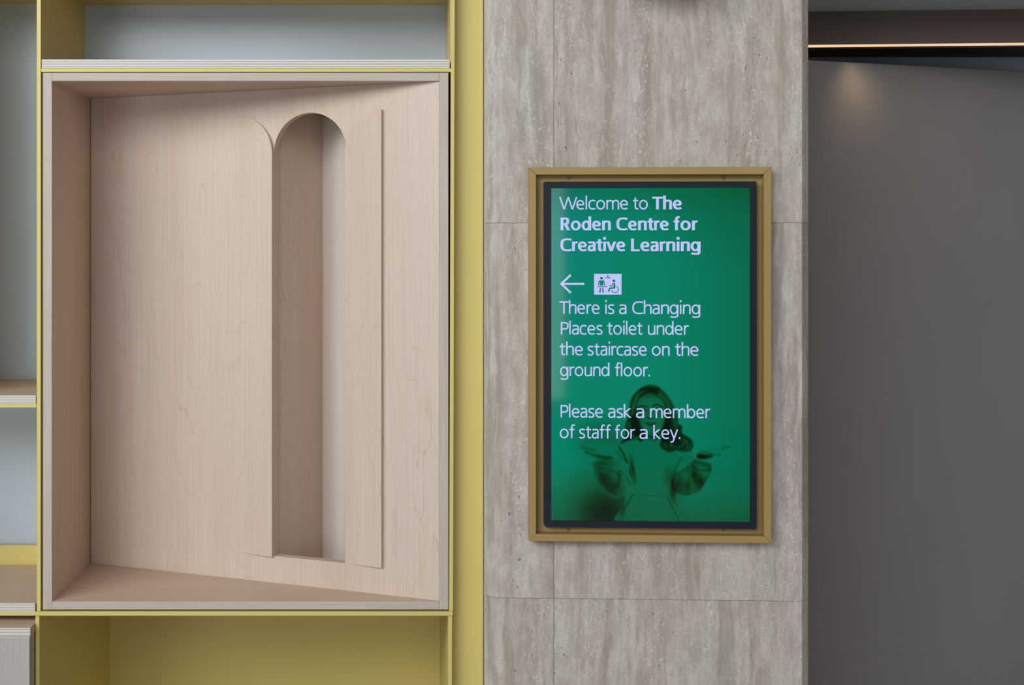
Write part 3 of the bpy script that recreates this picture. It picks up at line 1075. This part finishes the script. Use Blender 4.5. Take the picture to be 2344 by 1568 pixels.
def glyph(ch, w, bold):
    """-> (advance width, strokes, diagonals); stroke = list of points; diagonal = (x0,y0,x1,y1)"""
    h = w / 2
    hv = h * (0.70 if bold else 0.97)
    b = 1.0 if bold else 0.0
    st, dg = [], []
    mid = XH * 0.5
    if ch == 'W':
        W = 38.0
        dg = [(0, CAP, 9.6, 0), (9.6, 0, 19.0, CAP), (19.0, CAP, 28.4, 0), (28.4, 0, W, CAP)]
    elif ch == 'o':
        W = 20.3 + 2 * b
        st = [el(W / 2, mid, W / 2 - h, mid + 0.5 - hv, 0, 360, 40)]
    elif ch == 'e':
        W = 18.2 + 1.6 * b
        yb = XH * 0.53
        st = [[(W - h * 0.7, yb - hv * 0.3), (h, yb - hv * 0.3)],
              el(W / 2, mid + 1.0, W / 2 - h, mid - 0.6 - hv, 0, 180, 24) + el(W / 2 + 0.4, mid + 1, W / 2 - h + 0.4, mid + 1.4 - hv, 180, 270, 14)[1:]
              + bz((W / 2 + 0.4, hv - 0.4), (W * 0.72, hv - 0.4), (W * 0.85, hv + 0.2), (W - 1.6, hv + 1.3), 6)[1:]]
    elif ch == 'c':
        W = 15.6 + 1.2 * b
        st = [bz((W, XH - hv - 0.8), (W * 0.82, XH - hv + 0.6), (W * 0.72, XH - hv + 0.5), (W * 0.66, XH - hv + 0.5), 6)[:-1]
              + bz((W * 0.66, XH - hv + 0.5), (W * 0.22, XH - hv + 0.5), (h, XH * 0.78), (h, mid))[:-1]
              + bz((h, mid), (h, XH * 0.22), (W * 0.22, hv - 0.5), (W * 0.66, hv - 0.5))[:-1]
              + bz((W * 0.66, hv - 0.5), (W * 0.72, hv - 0.5), (W * 0.82, hv - 0.6), (W, hv + 0.8), 6)]
    elif ch == 'C':
        W = 23.2 + 0.8 * b
        st = [bz((W, CAP - hv - 1.2), (W * 0.86, CAP - hv + 0.4), (W * 0.76, CAP - hv + 0.5), (W * 0.66, CAP - hv + 0.5), 6)[:-1]
              + bz((W * 0.66, CAP - hv + 0.5), (W * 0.2, CAP - hv + 0.5), (h, CAP * 0.8), (h, CAP / 2))[:-1]
              + bz((h, CAP / 2), (h, CAP * 0.2), (W * 0.2, hv - 0.5), (W * 0.66, hv - 0.5))[:-1]
              + bz((W * 0.66, hv - 0.5), (W * 0.76, hv - 0.5), (W * 0.86, hv - 0.4), (W, hv + 1.2), 6)]
    elif ch in 'nh':
        W = 17.0 + 2.2 * b
        st = [[(h, 0), (h, ASC if ch == 'h' else XH)],
              bz((h, XH * 0.62), (h + 0.5, XH * 0.86), (W * 0.32, XH - hv + 0.5), (W * 0.55, XH - hv + 0.5))[:-1]
              + bz((W * 0.55, XH - hv + 0.5), (W * 0.86, XH - hv + 0.5), (W - h, XH * 0.86), (W - h, XH * 0.62)) + [(W - h, 0)]]
    elif ch == 'u':
        W = 17.0 + 2.2 * b
        st = [[(W - h, XH), (W - h, 0)],
              [(h, XH)] + bz((h, XH * 0.38), (h, XH * 0.14), (W * 0.14, hv - 0.5), (W * 0.45, hv - 0.5))[:-1]
              + bz((W * 0.45, hv - 0.5), (W * 0.68, hv - 0.5), (W - h - 0.5, XH * 0.14), (W - h, XH * 0.38))]
    elif ch == 'm':
        W = 29.0
        k = (W - w) / 2
        st = [[(h, 0), (h, XH)]]
        for q in (0, 1):
            x0, x1 = h + q * k, h + (q + 1) * k
            st.append(bz((x0, XH * 0.62), (x0 + 0.4, XH * 0.86), (x0 + k * 0.28, XH - hv + 0.5), (x0 + k * 0.52, XH - hv + 0.5))[:-1]
                      + bz((x0 + k * 0.52, XH - hv + 0.5), (x0 + k * 0.86, XH - hv + 0.5), (x1, XH * 0.86), (x1, XH * 0.64)) + [(x1, 0)])
    elif ch == 'l':
        W = w
        st = [[(h, 0), (h, ASC)]]
    elif ch == 'i':
        W = w + 0.6
        st = [[(W / 2, 0), (W / 2, XH)], [(W / 2, ASC - w * 0.5 - 3.0 + (0.5 * b)), (W / 2, ASC + 0.4)]]
    elif ch == 'L':
        W = 18.2
        st = [[(h, CAP), (h, 0)], [(0, hv * 0.88), (W, hv * 0.88)]]
    elif ch == 'T':
        W = 20.5 + 2 * b
        st = [[(0, CAP - hv * 0.88), (W, CAP - hv * 0.88)], [(W / 2, CAP), (W / 2, 0)]]
    elif ch == 'P':
        W = 17.8
        st = [[(h, 0), (h, CAP)], [(h, CAP - hv), (W * 0.42, CAP - hv)] + bz((W * 0.42, CAP - hv), (W * 0.85, CAP - hv), (W - h, CAP * 0.90), (W - h, CAP * 0.71))[1:]
              + bz((W - h, CAP * 0.71), (W - h, CAP * 0.5), (W * 0.78, CAP * 0.44), (W * 0.42, CAP * 0.44))[1:] + [(h, CAP * 0.44)]]
    elif ch == 'R':
        W = 21.0
        st = [[(h, 0), (h, CAP)], [(h, CAP - hv * 0.88), (W * 0.42, CAP - hv * 0.88)]
              + bz((W * 0.42, CAP - hv * 0.88), (W * 0.78, CAP - hv * 0.88), (W * 0.9 - h, CAP * 0.90), (W * 0.9 - h, CAP * 0.74))[1:]
              + bz((W * 0.9 - h, CAP * 0.74), (W * 0.9 - h, CAP * 0.56), (W * 0.72, CAP * 0.49), (W * 0.42, CAP * 0.49))[1:] + [(h, CAP * 0.49)]]
        dg = [(W * 0.50, CAP * 0.50, W - h * 1.1, 0)]
    elif ch == 'a':
        W = 15.8 + 1.6 * b
        st = [bz((1.6, XH - hv - 1.2), (3.6, XH - hv + 0.3), (5.4, XH - hv + 0.5), (W * 0.48, XH - hv + 0.5), 8)[:-1]
              + bz((W * 0.48, XH - hv + 0.5), (W * 0.86, XH - hv + 0.5), (W - h, XH * 0.88), (W - h, XH * 0.62)) + [(W - h, 0)],
              [(W - h, XH * 0.565)] + bz((W * 0.72, XH * 0.565), (W * 0.2, XH * 0.56), (h, XH * 0.46), (h, XH * 0.27))
              + bz((h, XH * 0.27), (h, XH * 0.1), (W * 0.2, hv - 0.5), (W * 0.42, hv - 0.5))[1:]
              + bz((W * 0.42, hv - 0.5), (W * 0.72, hv - 0.5), (W - h, XH * 0.16), (W - h, XH * 0.36))[1:]]
    elif ch == 's':
        W = 13.6 + 1.2 * b
        st = [bz((W - 0.8, XH - hv - 0.9), (W * 0.8, XH - hv + 0.4), (W * 0.68, XH - hv + 0.5), (W * 0.56, XH - hv + 0.5), 8)[:-1]
              + bz((W * 0.56, XH - hv + 0.5), (W * 0.2, XH - hv + 0.5), (h, XH * 0.88), (h, XH * 0.75))[:-1]
              + bz((h, XH * 0.75), (h, XH * 0.58), (W * 0.3, XH * 0.56), (W * 0.5, XH * 0.5))[:-1]
              + bz((W * 0.5, XH * 0.5), (W * 0.76, XH * 0.43), (W - h, XH * 0.4), (W - h, XH * 0.25))[:-1]
              + bz((W - h, XH * 0.25), (W - h, XH * 0.1), (W * 0.76, hv - 0.5), (W * 0.42, hv - 0.5))[:-1]
              + bz((W * 0.42, hv - 0.5), (W * 0.28, hv - 0.5), (W * 0.14, hv - 0.2), (0.3, hv + 0.9), 8)]
    elif ch == 't':
        W = 12.2 + 0.8 * b
        x = 3.6 + h
        st = [[(x, XH + 5.6)] + bz((x, XH * 0.30), (x, hv + 1.0), (x + 1.2, hv - 0.4), (W * 0.72, hv - 0.4), 10) + [(W, hv + 0.3)],
              [(0, XH - hv * 0.9), (W, XH - hv * 0.9)]]
    elif ch == 'f':
        W = 12.0 + 0.8 * b
        x = 4.2 + h * 0.6
        st = [[(x, 0)] + bz((x, ASC * 0.74), (x, ASC * 0.92), (x + 1.5, ASC - hv + 0.4), (W * 0.84, ASC - hv + 0.4), 10) + [(W + 0.2, ASC - hv)],
              [(0, XH - hv * 0.9), (W - 0.6, XH - hv * 0.9)]]
    elif ch == 'r':
        W = 11.2 + 1.0 * b
        st = [[(h, 0), (h, XH)], bz((h, XH * 0.55), (h + 0.2, XH * 0.84), (W * 0.5, XH - hv + 0.5), (W * 0.8, XH - hv + 0.4)) + [(W, XH - hv + 0.1)]]
    elif ch in 'dbg':
        W = 19.0 + 2.0 * b
        el_ = el(W / 2 + (0.4 if ch == 'b' else -0.4), mid, W / 2 - h - 0.2, mid + 0.5 - hv, 0, 360, 40)
        if ch == 'd':
            st = [el_, [(W - h, 0), (W - h, ASC)]]
        elif ch == 'b':
            st = [el_, [(h, 0), (h, ASC)]]
        else:
            st = [el_, [(W - h, XH)] + bz((W - h, -2.0), (W - h, -7.0), (W * 0.75, -8.6 + hv), (W * 0.42, -8.6 + hv)) +
                  bz((W * 0.42, -8.6 + hv), (W * 0.3, -8.6 + hv), (W * 0.2, -8.2 + hv), (1.6, -7.4 + hv), 6)[1:]]
    elif ch == 'k':
        W = 16.6
        st = [[(h, 0), (h, ASC)]]
        dg = [(h * 1.6, XH * 0.56, W - h * 1.6, XH), (h * 1.6, XH * 0.54, W - h * 1.0, 0)]
    elif ch == 'v':
        W = 19.0
        dg = [(h * 0.6, XH, W / 2, 0), (W / 2, 0, W - h * 0.6, XH)]
    elif ch == 'y':
        W = 17.6
        dg = [(h * 0.6, XH, W * 0.53, 0), (W - h * 0.6, XH, W * 0.5 - 1.5, -4.4)]
        st = [bz((W * 0.5 - 1.1, -4.0), (W * 0.36, -7.2), (W * 0.28, -7.2), (W * 0.06, -7.0), 8)]
    elif ch == '.':
        W = w + 0.8
        st = [[(W / 2, 0), (W / 2, W)]]
    return W, st, dg


def stroke(mb, pts, w, m, wy=1.0):
    n = len(pts)
    closed = (abs(pts[0][0] - pts[-1][0]) + abs(pts[0][1] - pts[-1][1])) < 1e-6
    lf_, rt_ = [], []
    for i in range(n):
        a = pts[i - 1] if i > 0 else (pts[-2] if closed else None)
        c = pts[i + 1] if i < n - 1 else (pts[1] if closed else None)
        p = pts[i]

        def nrm(q, r):
            dx, dy = r[0] - q[0], r[1] - q[1]
            l_ = math.hypot(dx, dy) or 1e-9
            return (-dy / l_, dx / l_)
        if a is None:
            nx_, ny_ = nrm(p, c)
        elif c is None:
            nx_, ny_ = nrm(a, p)
        else:
            n1, n2 = nrm(a, p), nrm(p, c)
            sx_, sy_ = n1[0] + n2[0], n1[1] + n2[1]
            dd = max(0.35, (1 + n1[0] * n2[0] + n1[1] * n2[1]))
            nx_, ny_ = sx_ / dd, sy_ / dd
        lf_.append((p[0] + nx_ * w / 2, p[1] + ny_ * w / 2 * wy))
        rt_.append((p[0] - nx_ * w / 2, p[1] - ny_ * w / 2 * wy))
    mb.add([m(q) for q in lf_ + rt_], [(i, i + 1, n + i + 1, n + i) for i in range(n - 1)])


def word(mb, text, x0, x1, base, bold):
    w = 6.1 if bold else 3.35
    gap = 2.5 if bold else 2.9
    x = 0.0
    parts = []
    for i, ch in enumerate(text):
        W, st, dg = glyph(ch, w, bold)
        parts.append((x, st, dg, ch))
        nxt = text[i + 1] if i + 1 < len(text) else ''
        g_ = gap
        if ch in 'rftkTWPyvLC' or nxt in 'ftoecdgavyk' and ch != 'l':
            g_ = gap * 0.62
        if ch in 'oecdgb' and nxt in 'oecdgb':
            g_ = gap * 0.75
        if ch == 'T' and nxt == 'h':
            g_ = gap * 0.35
        if ch == 'W':
            g_ = -0.6
        if ch == 'r' and nxt in 'e.oc':
            g_ = 0.6
        x += W + g_
        last = W
    total = x - g_
    k = (x1 - x0) / total
    for ox, st, dg, ch in parts:
        m = lambda q, ox=ox: ST3(x0 + (ox + q[0]) * k, base - q[1], 0.0004)
        for s_ in st:
            stroke(mb, s_, w, m, 0.70 if bold else 0.97)
        for (ax, ay, bx, by) in dg:
            ln = math.hypot(bx - ax, by - ay)
            hw = w / 2 * ln / max(abs(by - ay), 1e-6)
            hw = min(hw, w * 0.95) * 0.98
            mb.add([m((ax - hw, ay)), m((ax + hw, ay)), m((bx + hw, by)), m((bx - hw, by))], [(0, 1, 2, 3)])


LINES = [
    (479.2, [('Welcome', 1282, 1438.5, 0), ('to', 1450, 1484, 0), ('The', 1494, 1562, 1)]),
    (526.8, [('Roden', 1283.5, 1399, 1), ('Centre', 1412, 1532, 1), ('for', 1543, 1598, 1)]),
    (574.6, [('Creative', 1283, 1432.5, 1), ('Learning', 1445.5, 1604.5, 1)]),
    (718.9, [('There', 1281, 1373.5, 0), ('is', 1386, 1407, 0), ('a', 1418, 1435, 0), ('Changing', 1448.5, 1604, 0)]),
    (766.3, [('Places', 1284, 1380, 0), ('toilet', 1391, 1471.5, 0), ('under', 1484, 1578, 0)]),
    (814.2, [('the', 1281.5, 1335, 0), ('staircase', 1346, 1481.5, 0), ('on', 1493, 1534, 0), ('the', 1546.5, 1600, 0)]),
    (861.9, [('ground', 1282.5, 1396, 0), ('floor.', 1408.5, 1489, 0)]),
    (956.9, [('Please', 1283.5, 1381, 0), ('ask', 1393, 1446, 0), ('a', 1457, 1475.5, 0), ('member', 1489, 1627, 0)]),
    (1004.6, [('of', 1281.5, 1316, 0), ('staff', 1326.5, 1398.5, 0), ('for', 1408.5, 1454.5, 0), ('a', 1465, 1483.5, 0), ('key.', 1496.5, 1558.5, 0)]),
]
for base_, ws in LINES:
    mb = MB()
    for tx, xa, xb, bo in ws:
        word(mb, tx, xa, xb, base_, bool(bo))
    mb.build('lettering', M['letter'], spanel)

mb = MB()
ms = lambda q: ST3(q[0], q[1], 0.0004)
stroke(mb, [(1286, 650), (1338.2, 650)], 4.7, ms)
stroke(mb, [(1307.2, 629.2), (1285.2, 650), (1307.2, 670.8)], 4.7, ms)
mb.build('arrow', M['letter'], spanel)
mb = MB()
mb.add([ST3(1360.6, 674.8, 0.0003), ST3(1423.6, 674.8, 0.0003), ST3(1423.6, 627, 0.0003), ST3(1360.6, 627, 0.0003)], [(0, 1, 2, 3)])
pict = mb.build('pictogram', M['letter'], spanel)
mb = MB()
zk = lambda u, v: (1260 + u / 10.65, 600 + v / 10.65)
mp = lambda q: ST3(*zk(*q), 0.0007)


def disc(u, v, r):
    n = 24
    mb.add([mp((u + r * math.cos(2 * math.pi * i / n), v + r * math.sin(2 * math.pi * i / n))) for i in range(n)], [tuple(range(n))])


def poly(pts):
    mb.add([mp(p) for p in pts], [tuple(range(len(pts)))])


disc(1253, 393, 34)
disc(1555, 458, 33)
stroke(mb, [(1408, 312), (1408, 378)], 24, mp)
stroke(mb, [(1343, 396)] + [(1343 + 131 * i / 10, 396 - 20 * math.sin(math.pi * i / 10)) for i in range(1, 10)] + [(1474, 396)], 20, mp)
poly([(1216, 572), (1218, 452), (1290, 452), (1292, 572)])
stroke(mb, [(1181, 573), (1190, 500), (1205, 462), (1232, 454)], 27, mp)
stroke(mb, [(1325, 573), (1316, 500), (1301, 462), (1274, 454)], 27, mp)
stroke(mb, [(1153, 600), (1393, 600)], 20, mp)
stroke(mb, [(1224, 628), (1214, 752)], 30, mp)
stroke(mb, [(1281, 628), (1291, 752)], 30, mp)
stroke(mb, [(1450, 584), (1510, 582), (1530, 545), (1545, 520), (1565, 515)], 22, mp)
poly([(1532, 520), (1560, 505), (1588, 522), (1592, 612), (1580, 640), (1548, 652), (1542, 600), (1556, 545)])
stroke(mb, [(1565, 630), (1530, 636), (1455, 640), (1422, 722)], 34, mp)
stroke(mb, [(1578 + 85 * math.cos(math.radians(a)), 664 + 82 * math.sin(math.radians(a))) for a in range(-62, 172, 6)], 19, mp)
mb.build('figures', M['glyph'], pict)

# ------------------------------------------------------------------ unseen fitting added above the view to cast shade on the stone
uf0, zf = SP(1415, -26, 0.0)
uf1, _ = SP(1570, -26, 0.0)
fit = thing('unseen_fitting', 'unseen dark box added on the pillar above the screen to shade the stone', 'light', W3((uf0 + uf1) / 2, zf, 0))
mb = MB()
mb.prism([W3(uf0, zf, 0.0004), W3(uf1, zf, 0.0004), W3(uf1, zf, 0.15), W3(uf0, zf, 0.15)], (0, 0, 0.30))
mb.build('housing', M['bezel'], fit, bevel=0.004)
